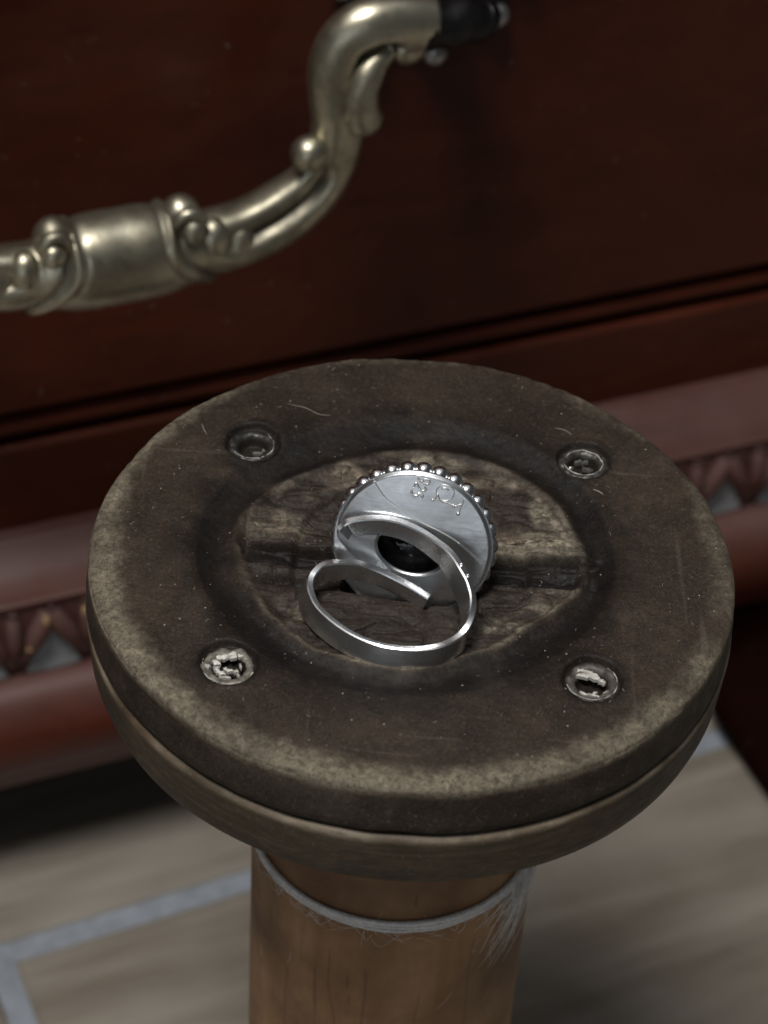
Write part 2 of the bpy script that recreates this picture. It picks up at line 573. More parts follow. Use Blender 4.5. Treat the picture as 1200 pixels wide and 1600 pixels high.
# ------------------------------------------------------------------ the chest of drawers
S0, S1 = -430.0, 176.0
chest = empty('chest_of_drawers', (*(FO + FE * (S0 + S1) / 2 - FN * 150)[:2], 0))
tag(chest, 'dark red mahogany chest with a brass drawer handle and carved base moulding', 'chest of drawers')
m = MB()
fbox(m, S0 + 4, S1 - 4, -330, -14, -96, 330)
m.build('carcass', MAHO, chest, smooth=False)
m = MB()
fbox(m, S0 + 14, S1 - 14, -13.5, 0, -67.5, 118, 1.2)
drawer = m.build('drawer_front', MAHO, chest, smooth=False)
m = MB()                                               # upper drawer, out of the picture
fbox(m, S0 + 14, S1 - 14, -13.5, 0, 126, 300, 1.2)
m.build('drawer_front', MAHO, chest, smooth=False)
# cock bead under the drawer
m = MB()
an = np.linspace(-0.5 * np.pi, 0.5 * np.pi, 9)
prof = np.array([(-13.0, -73.2)] + [(-2.7 + 2.1 * np.cos(a), -71.0 + 2.0 * np.sin(a)) for a in an] + [(-13.0, -68.8)])
ss = np.array([S0 + 14, S1 - 14])
m.grid(fp(ss[:, None], prof[None, :, 0], prof[None, :, 1]))
m.build('bead_moulding', MAHO, chest)
m = MB()
fbox(m, S0 + 6, S1 - 6, -13.6, -0.4, -99, -74.6, 0.8)
m.build('rail', MAHO, chest, smooth=False)


def moulding(name, prof, mat, seg=60):
    mm = MB()
    p = np.array(prof, float)
    s = np.linspace(S0, S1, seg)
    G = fp(s[:, None], p[None, :, 0], p[None, :, 1])
    mm.grid(G)
    for r in (0, -1):
        mm.v.append(G[r])
        idx = tuple(range(mm.n, mm.n + len(p)))
        mm.f.append(idx if r == 0 else idx[::-1])
        mm.n += len(p)
    return mm.build(name, mat, chest, sharp=40)


# upper sloping ogee of the plinth, carved band, fat torus below
og = catmull([(-13.4, -92.6), (0.6, -92.7), (2.8, -93.0), (5.8, -94.3), (8.6, -95.9), (11.4, -96.8), (13.5, -97.1), (14.1, -97.5), (13.9, -98.1)], 5).tolist()
moulding('ogee_moulding', [(-13.4, -98.1)] + og[::-1], MAHO_D)
moulding('carved_band', [(-13.4, -113.5), (13.7, -113.5), (13.9, -105.7), (13.5, -98.3), (-13.4, -98.3)], MAHO_C)
to = [(14.4, -113.8), (16.0, -113.9)] + [(15.4 + 6.8 * math.cos(a), -125.0 + 10.8 * math.sin(a)) for a in np.linspace(1.25, -1.1, 16)] + [(17.8, -136.6), (17.2, -138.4)]
moulding('torus_moulding', [(-13.4, -138.4)] + to[::-1] + [(-13.4, -113.8)], MAHO_T)
m = MB()
fbox(m, S0 + 10, S1 - 10, -320, -13.8, -140, -97)
m.build('plinth', MAHO, chest, smooth=False)


# carved leaves: two raised lips in a V with a dusty hollow between them
def leaf_mesh():
    mm = MB()
    B = 9.5
    for side in (-1, 1):
        pts = catmull([(0.2 * side, B + 0.2, -102.9), (1.2 * side, B + 0.7, -105.6), (3.2 * side, B + 0.8, -109.4), (5.4 * side, B + 0.2, -113.9)], 6)
        rad = 0.7 + 1.15 * np.sin(np.linspace(0.45, 2.75, len(pts)))
        P = fp(pts[:, 0] * 1.0, pts[:, 1], pts[:, 2]) - FO
        mm.tube(P, rad, 10)
    return mm


def tongue_mesh():
    mm = MB()
    pts = catmull([(6.4, 10.0, -102.8), (6.4, 10.7, -105.6), (6.4, 10.9, -109.0), (6.4, 10.1, -112.4)], 6)
    mm.tube(fp(pts[:, 0], pts[:, 1], pts[:, 2]) - FO, 0.4 + 1.15 * np.sin(np.linspace(0.6, 2.6, len(pts))), 10)
    return mm


def dust_mesh():
    mm = MB()
    a = np.array([(0, -106.3), (1.3, -109.0), (3.2, -112.5), (5.0, -116.9), (1.6, -117.2), (-1.6, -117.2), (-5.0, -116.9), (-3.2, -112.5), (-1.3, -109.0)])
    c = np.array([[0, -113.6]])
    q = np.vstack([c, a])
    P = fp(q[:, 0], 9.75 + np.array([0.45] + [0.05, 0.1, 0.15, 0.5, 0.7, 0.7, 0.5, 0.15, 0.1]), q[:, 1]) - FO
    mm.add(P, [(0, i, i % 9 + 1) for i in range(1, 10)])
    return mm


def chip_mesh(ds, z, w, h):
    mm = MB()
    P = fp(ds, 11.35, z) - FO
    mm.ball(P, 1.0, (w, 0.55, h), 8, 6, axes=np.array([FE, FN, FZ]))
    return mm


PER = 13.1
lf, tg, du = leaf_mesh(), tongue_mesh(), dust_mesh()


def place(mmesh, name, mat, me=None):
    me_ = bpy.data.meshes.new(name)
    me_.from_pydata((np.concatenate(mmesh.v) * S).tolist(), [], mmesh.f)
    me_.polygons.foreach_set('use_smooth', [True] * len(me_.polygons))
    me_.materials.append(mat)
    return me_


me_leaf, me_tongue, me_dust = place(lf, 'carved_leaf', MAHO_C), place(tg, 'carved_tongue', MAHO_C), place(du, 'dust_film', DUST)
me_c1, me_c2, me_c3 = [place(chip_mesh(*a), 'chip', CHIP) for a in ((-1.0, -104.4, 0.6, 1.3), (5.9, -104.2, 0.65, 1.3), (-4.0, -110.2, 0.95, 0.5))]
base_s = -13.0
for k in range(-4, 15):
    s = base_s + k * PER
    if s < S0 + 8 or s > S1 - 8:
        continue
    loc = FO + FE * s + FN * 4.3 + FZ * 3.8
    for nm, me_ in (('carved_leaf', me_leaf), ('carved_tongue', me_tongue), ('dust_film', me_dust)):
        o = link(nm, me_, None, chest)
        o.location = o.location + Vector(loc) * S
    if k == 0:
        for me_ in (me_c1, me_c2, me_c3):
            o = link('chip', me_, None, chest)
            o.location = o.location + Vector(loc) * S
            o['label'] = 'pale chip where the carving has lost its varnish'


# ogee bracket foot under the right-hand end (and its twin at the other end)
def foot(sc_, mirror):
    mm = MB()
    t = np.linspace(0, 1, 26)
    ctr = catmull([(12, -138.6), (17, -143.5), (20, -149.5), (22, -154.5), (31, -158.0), (46, -161.2), (62, -164.0)], 5)
    ctr = np.vstack([ctr, [[65, -164.6]]])
    n = len(ctr)
    w = np.interp(np.linspace(0, 1, n), [0, 0.25, 0.55, 0.85, 1], [25, 30, 32, 29, 17])
    hh = np.interp(np.linspace(0, 1, n), [0, 0.25, 0.6, 0.9, 1], [12, 10, 8, 4.2, 1.5])
    ph = np.linspace(0, 2 * np.pi, 28, endpoint=False)
    sg = lambda a, p: np.sign(a) * np.abs(a) ** p
    P = np.zeros((n, 28, 3))
    for i in range(n):
        ss_ = sc_ + mirror * w[i] * sg(np.cos(ph), 0.7)
        zz = ctr[i, 1] + hh[i] * sg(np.sin(ph), 0.8)
        zz = np.maximum(zz, -164.95)
        zz = np.minimum(zz, -138.5)
        P[i] = fp(ss_, ctr[i, 0] - 0.15 * hh[i] * np.sin(ph), zz)
    mm.grid(P, wrap_v=True)
    mm.f.append(tuple(range(28)))
    mm.f.append(tuple(range((n - 1) * 28, n * 28))[::-1])
    # block behind the scroll that carries the weight
    fbox(mm, sc_ - 26, sc_ + 26, -40, 10, -164.9, -138.5, 1.5)
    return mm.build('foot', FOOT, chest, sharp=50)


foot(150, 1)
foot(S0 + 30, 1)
m = MB()
fbox(m, S0 + 20, S1 - 20, -320, -300, -164.9, -140.5)
m.build('back_runner', MAHO, chest, smooth=False)


# ---- the brass bail handle, swept with a changing, grooved section
handle = link('drawer_handle', bpy.data.meshes.new('drawer_handle'), None, chest)
half = [(-0.2, -24.0, 7.6, 20), (3.5, -24.0, 7.62, 20), (7.0, -24.2, 7.25, 20), (9.6, -24.4, 6.5, 20), (12.0, -24.7, 5.9, 19.8), (16.9, -24.5, 5.3, 19.5), (21.6, -23.7, 5.2, 19.2), (26.5, -21.6, 5.1, 19),
        (31.0, -18.2, 4.6, 19), (33.8, -13.4, 4.2, 19), (34.7, -7.6, 4.1, 19), (34.1, -2.0, 4.1, 19), (33.9, 2.6, 4.1, 19.2), (35.4, 6.8, 4.05, 19.6), (38.8, 8.7, 4.3, 20), (43.0, 8.6, 4.4, 20), (48.2, 7.6, 4.2, 20)]
SYM = -0.2


def bail():
    h = np.array(half)
    left = h[1:][::-1].copy()
    left[:, 0] = 2 * SYM - left[:, 0]
    ctl = np.vstack([left, h])
    p = catmull(ctl, 9)
    n = len(p)
    pts = np.stack([p[:, 0], p[:, 3], p[:, 1]], -1)
    T = np.gradient(pts, axis=0)
    T /= np.linalg.norm(T, axis=1)[:, None]
    front = np.array([0, 1.0, 0])
    seg = 56
    th = np.linspace(0, 2 * np.pi, seg, endpoint=False)
    arc = np.abs(np.arange(n) - (n - 1) / 2) / ((n - 1) / 2) * 16          # control index counted from the middle
    sgn = np.sign(np.arange(n) - (n - 1) / 2)
    V = np.zeros((n, seg, 3))
    cav = np.zeros((n, seg))
    for i in range(n):
        t = T[i]
        b = front - t * (t @ front)
        b /= np.linalg.norm(b)
        a = np.cross(b, t)                   # points to the inside (upper) side of the bail
        if a[2] * 1.0 + (-a[0] * sgn[i]) * 0.6 < 0 and arc[i] > 0.5:
            a = -a
        if arc[i] <= 0.5 and a[2] < 0:
            a = -a
        q = arc[i]
        r = np.full(seg, p[i, 2])
        # angle 0 = inside edge, pi/2 = front
        def dent(c, w, d):
            dd = np.angle(np.exp(1j * (th - c)))
            return d * np.exp(-(dd / w) ** 2)
        k1 = smst(4.3, 5.2, q) * (1 - smst(8.3, 9.2, q))       # long leaf with a groove along it
        g = dent(1.25, 0.27, 1.9) * k1
        r = r - g + dent(0.55, 0.3, 0.35) * k1 + dent(1.9, 0.5, 0.3) * k1
        k2 = smst(9.6, 10.6, q) * (1 - smst(14.6, 15.3, q))    # scooped curl on the S bend
        g2 = (dent(2.35, 0.32, 1.5)) * k2
        r = r - g2 + dent(2.9, 0.22, 0.55) * k2 + dent(1.75, 0.22, 0.35) * k2
        # collars at the ends of the plain barrel: a ridge between two grooves, curling outwards below
        ds = np.abs(pts[i, 0] - SYM) if q < 7 else 99.0
        sr = 6.9 + 7.0 * smst(1.0, 2.75, np.where(th > 5.2, 0, th))
        k3 = np.exp(-((ds - sr) / 0.62) ** 2)
        k4 = np.exp(-((ds - sr - 1.35) / 0.5) ** 2)
        k5 = np.exp(-((ds - sr + 1.15) / 0.35) ** 2)
        r = r + 0.75 * k3 - 0.62 * k4 - 0.22 * k5 - 0.35 * smst(sr + 0.8, sr + 1.8, ds) * (1 - smst(12, 17, ds))
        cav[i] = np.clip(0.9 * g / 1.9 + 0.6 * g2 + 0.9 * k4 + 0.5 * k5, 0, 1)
        depth = 0.86
        V[i] = pts[i] + r[:, None] * (np.cos(th)[:, None] * a + depth * np.sin(th)[:, None] * b)
    W = fp(V[..., 0], V[..., 1], V[..., 2])
    mm = MB()
    mm.grid(W, wrap_v=True, flip=True)
    mm.f.append(tuple(range(seg)))
    mm.f.append(tuple(range((n - 1) * seg, n * seg))[::-1])
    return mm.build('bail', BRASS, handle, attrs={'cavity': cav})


bail()


def brass_piece(name, mm, cav=0.0, mat=None):
    return mm.build(name, mat or BRASS, handle, attrs={'cavity': np.full(mm.n, cav)})


AX = np.array([FE, FN, FZ])
for sg in (1, -1):
    X = lambda s: SYM + sg * (s - SYM)
    # knob where the leaf meets the S bend
    mm = MB()
    mm.ball(fp(X(29.6), 20.9, -10.9), 2.9, (1, 0.95, 1), 20, 14, AX)
    brass_piece('bead', mm)
    # rolled hood of the scroll with its eye, riding on the end of the barrel
    mm = MB()
    tt = np.linspace(0, 1, 40)
    ang = 3.7 - tt * 4.6
    rr = 2.05 - 0.25 * tt
    sp = np.stack([10.0 + rr * np.cos(ang), 23.2 + 0.7 * np.sin(tt * 3.1), -18.1 + rr * np.sin(ang) * 1.15], -1)
    mm.tube(fp(X(sp[:, 0]), sp[:, 1], sp[:, 2]), np.interp(np.linspace(0, 1, 40), [0, 0.2, 0.8, 1], [0.5, 1.05, 1.0, 0.5]), 12)
    mm.ball(fp(X(9.5), 20.9, -18.4), 3.35, (0.95, 0.95, 1.15), 22, 14, AX)
    brass_piece('scroll', mm, 0.10)
    mm = MB()
    mm.ball(fp(X(10.4), 24.3, -18.8), 1.85, (1, 0.9, 1.1), 18, 12, AX)
    brass_piece('scroll_eye', mm)
    mm = MB()
    mm.ball(fp(X(44.6), 20.4, 4.4), 2.7, (1.1, 0.9, 0.95), 18, 12, AX)
    brass_piece('lobe', mm)
    # two small lobes between scroll and leaf
    mm = MB()
    mm.ball(fp(X(14.2), 21.9, -22.6), 3.2, (0.85, 0.8, 1.15), 16, 12, AX)
    brass_piece('lobe', mm)
    mm = MB()
    mm.ball(fp(X(18.6), 21.4, -24.4), 3.0, (0.85, 0.8, 1.2), 16, 12, AX)
    brass_piece('lobe', mm)
    # curl on the inner side of the S bend
    mm = MB()
    cc = catmull([(41.6, 21.4, 5.4), (38.9, 21.8, 3.4), (37.0, 22.2, 0.2), (36.9, 22.0, -3.6), (38.0, 21.2, -6.6), (38.2, 20.2, -8.6)], 8)
    mm.tube(fp(X(cc[:, 0]), cc[:, 1], cc[:, 2]), np.interp(np.linspace(0, 1, len(cc)), [0, 0.3, 0.75, 1], [1.3, 2.6, 3.1, 1.2]), 14)
    brass_piece('curl', mm, 0.12)
    # post and knuckle carrying the bail
    mm = MB()
    mm.tube(fp(X(np.array([46.5, 48.0, 48.3, 51, 56.0, 57.5])), np.full(6, 20.0), np.full(6, 7.3)), [3.6, 3.8, 3.5, 3.9, 3.7, 2.4], 24)
    brass_piece('knuckle', mm, mat=BRONZE)
    mm = MB()
    mm.tube(fp(X(np.full(6, 56.0)), np.array([20.5, 14, 9, 5, 3.2, 2.0]), np.array([7.0, 6.6, 6.0, 5.2, 4.6, 4.2])), [3.4, 3.2, 3.4, 4.6, 6.5, 7.5], 24)
    brass_piece('post', mm, mat=BRONZE)
    # rosette plate: scalloped, domed, with a pearl on every lobe
    mm = MB()
    th = np.linspace(0, 2 * np.pi, 144, endpoint=False)
    rws = []
    for f_, o_ in ((0.0, 3.0), (0.3, 3.2), (0.5, 2.7), (0.66, 3.3), (0.82, 2.4), (0.95, 2.2), (1.0, 1.3), (1.0, 0.05)):
        R_ = 15.4 * f_ * (1 + (0.05 if f_ > 0.4 else 0) * np.cos(8 * (th - 0.07)))
        oo = o_ + (0.45 * np.cos(8 * (th - 0.07)) if 0.4 < f_ < 0.97 else 0.0)
        rws.append(fp(X(56.0 + R_ * np.cos(th)), np.maximum(oo, 0.05) + 0 * th, 6.0 + R_ * np.sin(th)))
    mm.grid(np.array(rws), wrap_v=True, flip=(sg < 0))
    rosette = brass_piece('rosette', mm, mat=BRONZE)
    for k in range(8):
        a = 2 * np.pi * k / 8 + 0.07
        mm = MB()
        mm.ball(fp(X(56.0 + 15.0 * np.cos(a)), 2.4, 6.0 + 15.0 * np.sin(a)), 2.1, (1, 0.9, 1), 14, 10, AX)
        brass_piece('pearl', mm, mat=PEARL_LIT)

# ------------------------------------------------------------------ the wooden spool
spool = empty('wooden_spool', (0, 0, 0))
tag(spool, 'old dark wooden bobbin standing upright with two stacked flange discs and four riveted holes', 'spool')
CX, CY, R = -0.4, 0.4, 37.1                 # axis of the flange
HOLES = [(-20.2, 18.2), (19.6, 18.7), (-19.7, -18.7), (19.7, -17.7)]


def edge_r(ph):
    """radius of the top edge: the front of the rim is worn back the most"""
    return 36.95 - 0.45 * np.clip(np.sin(ph), 0, 1) - 1.35 * np.clip(-np.sin(ph + 0.15), 0, 1) ** 1.4 + 0.10 * vnoise(np.cos(ph) * 5, np.sin(ph) * 5, 51.0)


RIN_A = np.radians([-15, 0, 30, 50, 80, 110, 135, 155, 180, 210, 240, 270, 300, 320, 345, 360])
RIN_R = [19.5, 20.2, 19.9, 19.5, 18.8, 17.8, 17.9, 18.8, 20.2, 18.7, 18.2, 17.8, 17.1, 17.2, 19.5, 20.2]


def top_height(x, y):
    """height of the worn top (mm, relative to its flat) and the wear maps"""
    r = np.hypot(x - CX, y - CY)
    ph = np.arctan2(y - CY, x - CX)
    z = 0.16 * fbm(x * 0.10, y * 0.10, 1.3, 3) + 0.05 * fbm(x * 0.7, y * 0.7, 4.1, 3)
    # worn, rounded rim
    Re = edge_r(ph)
    rim0 = Re - 1.5 + 0.3 * vnoise(np.cos(ph) * 3, np.sin(ph) * 3, 8.0) + 0.25 * vnoise(np.cos(ph) * 9, np.sin(ph) * 9, 2.0)
    tr = np.clip((r - rim0) / (Re - rim0), 0, 1)
    z -= 0.10 * tr + 0.62 * (1 - np.sqrt(np.clip(1 - tr ** 2.4, 0, 1)))
    z -= 0.22 * tr * np.abs(fbm(x * 0.35, y * 0.35, 2.2, 3))
    # moat: turned groove around the broken centre
    gx, gy = -1.0, 0.7
    rg = np.hypot(x - gx, y - gy)
    pg = np.arctan2(y - gy, x - gx)
    rin = np.interp(np.mod(pg, 2 * np.pi), RIN_A, RIN_R) + 0.5 * fbm(x * 0.16, y * 0.16, 3.0, 2)
    rout = 24.9 + 0.3 * vnoise(np.cos(pg) * 2, np.sin(pg) * 2, 5.0) + 0.9 * np.cos(pg + np.pi) * (np.cos(pg) < 0) * -1 * -1 - 1.1 * np.clip(-np.sin(pg), 0, 1)
    mid = np.minimum(rin + 1.9, rout - 2.0)
    outer = 1 - smst(mid, rout, rg)
    inner = smst(rin - 1.0, mid, rg)
    depth = 1.15 * outer * inner
    insd = 1 - smst(rin - 1.2, rin + 0.9, rg)
    z -= depth * (1 - insd)
    # broken end grain inside
    lvl = -0.95 + 0.26 * fbm(x * 0.16, y * 0.24, 6.0, 3) + 0.10 * fbm(x * 0.22, y * 1.9, 9.0, 4) + 0.10 * fbm(x * 0.9, y * 1.2, 29.0, 4) - 0.45 * (1 - np.abs(vnoise(x * 0.28, y * 0.42, 83.0))) ** 7 + 0.20 * np.clip(vnoise(x * 0.35, y * 0.5, 91.0) - 0.15, 0, 1)
    rc = np.hypot(x + 0.4, y + 0.6)
    arcn = 13.6 + 0.9 * vnoise(np.cos(pg) * 1.7, np.sin(pg) * 1.7, 11.0)
    lvl -= 0.55 * (1 - smst(arcn - 0.5, arcn + 0.5, rc))
    z = z * (1 - insd) + lvl * insd
    # torn slot across the centre
    wob = 0.45 * vnoise(x * 0.16, 0 * x, 2.0) + 0.10 * vnoise(x * 0.8, 0 * x, 5.0)
    yc = np.where(x < 0, 0.1, 0.35) + wob - 0.02 * x
    half_w = np.where(x < 0, 1.7, 2.3) + 0.25 * vnoise(x * 0.3, y * 0.2 + 4, 3.0)
    ends = smst(-21.0, -17.5, x) * (1 - smst(20.0, 22.2, x))
    sl = (1 - smst(half_w * 0.75, half_w * 1.15, np.abs(y - yc)))
    sd = 1.5 + 0.35 * fbm(x * 0.18, y * 0.5, 12.0, 2)
    z -= sl * ends * sd
    # splintered far wall of the slot on the right: long horizontal fibres
    fw = np.exp(-((y - 4.2) / 1.7) ** 2) * smst(6, 9, x) * (1 - smst(17, 20.5, x))
    z += fw * (0.35 + 0.25 * vnoise(x * 0.25, y * 3.2, 1.0))
    # second, smaller tear at the lower left
    t2 = np.exp(-((y + 3.6 - 0.12 * (x + 14)) / 0.7) ** 2) * smst(-18.5, -16.5, x) * (1 - smst(-10.5, -9, x))
    z -= 1.0 * t2
    # pit in which the ring plate stands
    pit = smst(-5.95, -5.6, y + 0.105 * (x + 0.55)) * (1 - smst(-0.9, 0.6, y)) * (1 - smst(6.6, 8.0, np.abs(x + 0.5)))
    z = np.minimum(z, z * (1 - pit) + (-4.3 + 0.2 * fbm(x * .5, y * .5, 3.3, 2)) * pit)
    # a few cracks
    crk = np.zeros_like(x)
    for (x0, y0, x1, y1, w) in ((7.2, -6.6, 11.6, -10.6, 0.16), (-4.0, -9.5, -7.5, -12.0, 0.14), (-13.5, 4.6, -8.8, 4.0, 0.14), (-2.0, 15.6, -6.0, 14.8, 0.12)):
        d = np.array([x1 - x0, y1 - y0])
        L = np.hypot(*d)
        tt = np.clip(((x - x0) * d[0] + (y - y0) * d[1]) / L ** 2, 0, 1)
        dd = np.hypot(x - x0 - tt * d[0], y - y0 - tt * d[1] + 0.35 * vnoise(tt * 5, 0 * tt + x0, 2.0))
        crk = np.maximum(crk, np.exp(-(dd / w) ** 2))
    z -= 0.55 * crk
    # countersunk dishes round the rivets
    hd = np.zeros_like(x)
    for i, (hx, hy) in enumerate(HOLES):
        d = np.hypot(x - hx, y - hy)
        z = z + 0.06 * np.exp(-((d - 3.7) / 0.5) ** 2) - 0.85 * (1 - smst(2.95, 3.4, d + 0.12 * vnoise(x * 0.9, y * 0.9, 7.0))) - 1.2 * (1 - smst(1.2, 1.9, d))
        hd = np.maximum(hd, 1 - smst(3.1, 4.6, d + 0.5 * vnoise(x * 0.5, y * 0.5, 3.0)))
    # wear maps
    nz = fbm(x * 0.33, y * 0.33, 21.0, 4)
    fine = fbm(x * 1.6, y * 1.6, 3.0, 3)
    r0 = Re - 3.3 + 1.7 * np.clip(np.sin(ph), 0, 1) + 0.5 * vnoise(np.cos(ph) * 2.1, np.sin(ph) * 2.1, 41.0)
    pale = smst(r0 - 0.7, r0 + 2.1, r + 0.45 * nz + 0.3 * fine) * (1 - 0.35 * smst(Re - 0.25, Re + 0.05, r + 0.2 * nz))
    pale *= np.clip(0.62 + 0.36 * np.cos(ph - 4.0) + 0.25 * nz + 0.30 * vnoise(np.cos(ph) * 4, np.sin(ph) * 4, 77.0), 0.12, 1.0) * np.clip(0.92 + 0.25 * fine, 0.1, 1)
    lip = np.exp(-((rg - rin + 0.2) / 0.45) ** 2) * np.clip(0.45 + 0.6 * nz - 0.3 * np.sin(pg), 0, 1)
    ringz = smst(arcn - 0.3, arcn + 0.6, rc) * insd
    pt = lambda cx_, cy_, a_, b_, rot: np.exp(-((((x - cx_) * math.cos(rot) + (y - cy_) * math.sin(rot)) / a_) ** 2 + ((-(x - cx_) * math.sin(rot) + (y - cy_) * math.cos(rot)) / b_) ** 2) ** 2)
    arcp = np.exp(-((rg - rin + 2.0 + 0.5 * nz) / 1.7) ** 4) * smst(-0.15, 0.25, np.cos(pg - 0.95) - 0.25)
    patch = np.maximum.reduce([arcp, 0.95 * pt(-16.2, 4.9, 4.6, 2.3, -0.05), 0.7 * pt(-11.0, 11.4, 3.0, 1.3, 0.6), 0.8 * pt(-13.0, -9.4, 3.4, 1.6, -0.75), 0.75 * pt(12.5, -7.6, 5.2, 1.3, 0.55), 0.5 * pt(16.2, -3.4, 3.5, 0.8, 0.2), 0.5 * pt(-3.0, -15.6, 4.5, 1.0, -0.1)])
    fresh = (1 - smst(rin - 1.2, rin + 1.0, rg + 0.75 * fbm(x * 0.45, y * 0.45, 71.0, 4))) * np.clip(patch * (0.62 + 1.0 * fbm(x * 0.33, y * 0.5, 31.0, 4)) + 0.06 * fbm(x * 0.3, y * 0.5, 61.0, 3), 0, 1)
    fresh *= np.clip(0.75 + 0.6 * fbm(x * 0.8, y * 1.5, 47.0, 4), 0.05, 1)
    fresh = np.maximum(fresh, 0.7 * lip)
    fresh = np.maximum(fresh, np.clip(fw * (1.0 + 0.5 * vnoise(x * 0.2, y * 3.0, 17.0)), 0, 1))
    fresh *= (1 - 0.93 * sl * ends) * (1 - t2)
    rgn = rg + 0.75 * fbm(x * 0.45, y * 0.45, 71.0, 4)
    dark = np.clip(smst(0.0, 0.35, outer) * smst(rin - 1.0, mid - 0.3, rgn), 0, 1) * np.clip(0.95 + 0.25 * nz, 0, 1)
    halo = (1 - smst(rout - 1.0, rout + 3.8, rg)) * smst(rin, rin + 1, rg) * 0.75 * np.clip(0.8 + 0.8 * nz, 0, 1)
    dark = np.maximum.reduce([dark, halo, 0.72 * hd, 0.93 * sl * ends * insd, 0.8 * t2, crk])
    return z, pale, dark * (1 - 0.6 * pale), fresh, insd


def top_disc():
    nc = 840
    ph = np.linspace(0, 2 * np.pi, nc, endpoint=False)
    wob = 1 + 0.0045 * vnoise(np.cos(ph) * 2.2, np.sin(ph) * 2.2, 14.0) + 0.0022 * vnoise(np.cos(ph) * 9, np.sin(ph) * 9, 4.0)
    Re = edge_r(ph)
    k1, k2 = np.linspace(0, 1, 226), 1 - np.linspace(0.97, 0, 32) ** 1.6
    rr = np.vstack([0.02 + 33.0 * k1[:, None] + 0 * Re, 33.02 + (Re - 33.02)[None] * k2[:, None]])
    rr = rr * (1 + (wob - 1)[None] * smst(20, 36, rr))
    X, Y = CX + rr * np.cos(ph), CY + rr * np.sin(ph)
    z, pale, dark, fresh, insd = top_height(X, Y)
    # outside wall of the disc
    zr = [-1.25, -1.7, -2.8, -3.6, -4.4, -5.0, -5.35, -5.6]
    ro = [0.06, 0.18, 0.36, 0.56, 0.80, 0.95, 0.85, 0.5]
    zedge = z[-1]
    Xs, Ys, Zs, ps, ds = [], [], [], [], []
    for a, b in zip(zr, ro):
        q = rr[-1] + 0.10 * min(1, b / 0.3) + b * (37.1 - Re) + 0.06 * vnoise(np.cos(ph) * 14, np.sin(ph) * 14, a)
        Xs.append(CX + q * np.cos(ph))
        Ys.append(CY + q * np.sin(ph))
        Zs.append(zedge + (a + 1.0) * (-5.6 - zedge) / (-4.6))
        nzz = fbm(np.cos(ph) * 6, np.sin(ph) * 6, a * 0.5, 3)
        ps.append(np.clip(0.45 * smst(-1.75, -1.2, a) + 0.22 * nzz, 0, 1) if a > -2.5 else np.clip(0.16 * nzz, 0, 1))
        ds.append(np.full(nc, max(0.42 * float(smst(-1.2, -2.0, a)), float(smst(-5.2, -5.5, a)))))
    # flat underside ring
    for q in (34.0, 4.0):
        Xs.append(CX + q * np.cos(ph)); Ys.append(CY + q * np.sin(ph)); Zs.append(np.full(nc, -5.7)); ps.append(0 * ph); ds.append(0 * ph + 1)
    X = np.vstack([X, Xs]); Y = np.vstack([Y, Ys]); Z = np.vstack([z, Zs])
    pale = np.vstack([pale, ps]); dark = np.vstack([dark, ds]); fresh = np.vstack([fresh, np.zeros((len(Xs), nc))]); insd = np.vstack([insd, np.zeros((len(Xs), nc))])
    mm = MB()
    mm.grid(np.stack([X, Y, Z + H], -1), wrap_v=True)
    mm.f.append(tuple(range(nc)))
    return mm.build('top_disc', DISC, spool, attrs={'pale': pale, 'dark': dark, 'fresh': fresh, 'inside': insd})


top_disc()


def lathe(name, prof, mat, pale=None, dark=None, nc=360, extra=None, cracks=None, parent=None, cx=CX, cy=CY):
    p = np.array(prof, float)
    ph = np.linspace(0, 2 * np.pi, nc, endpoint=False)
    rr = p[:, 0][:, None] * (1 + 0.003 * vnoise(np.cos(ph) * 2.4, np.sin(ph) * 2.4, 33.0 + p[:, 1][:, None] * 0.02))
    mm = MB()
    mm.grid(np.stack([cx + rr * np.cos(ph), cy + rr * np.sin(ph), p[:, 1][:, None] + H + 0 * rr], -1), wrap_v=True)
    at = {}
    one = np.ones((1, nc))
    nz = fbm(np.cos(ph) * 7, np.sin(ph) * 7, p[:, 1][:, None] * 0.3, 3)
    if pale is not None:
        at['pale'] = np.clip(np.array(pale)[:, None] * one * (0.8 + 0.8 * nz), 0, 1)
        at['dark'] = np.clip(np.array(dark)[:, None] * one, 0, 1)
    if cracks:
        C_ = np.zeros((len(p), nc))
        for a0, z0, z1, w in cracks:
            zz = p[:, 1][:, None]
            aa = math.radians(a0) + 0.035 * vnoise(zz * 0.12, 0 * zz, a0)
            dd = np.abs(np.angle(np.exp(1j * (ph[None] - aa)))) * 17.9
            C_ = np.maximum(C_, np.exp(-(dd / w) ** 2) * smst(z1 - 3, z1 + 2, zz) * (1 - smst(z0 - 2, z0 + 0.5, zz)))
        at['crack'] = C_
    if extra:
        at.update({k: np.array(v)[:, None] * one for k, v in extra.items()})
    return mm.build(name, mat, parent or spool, attrs=at)


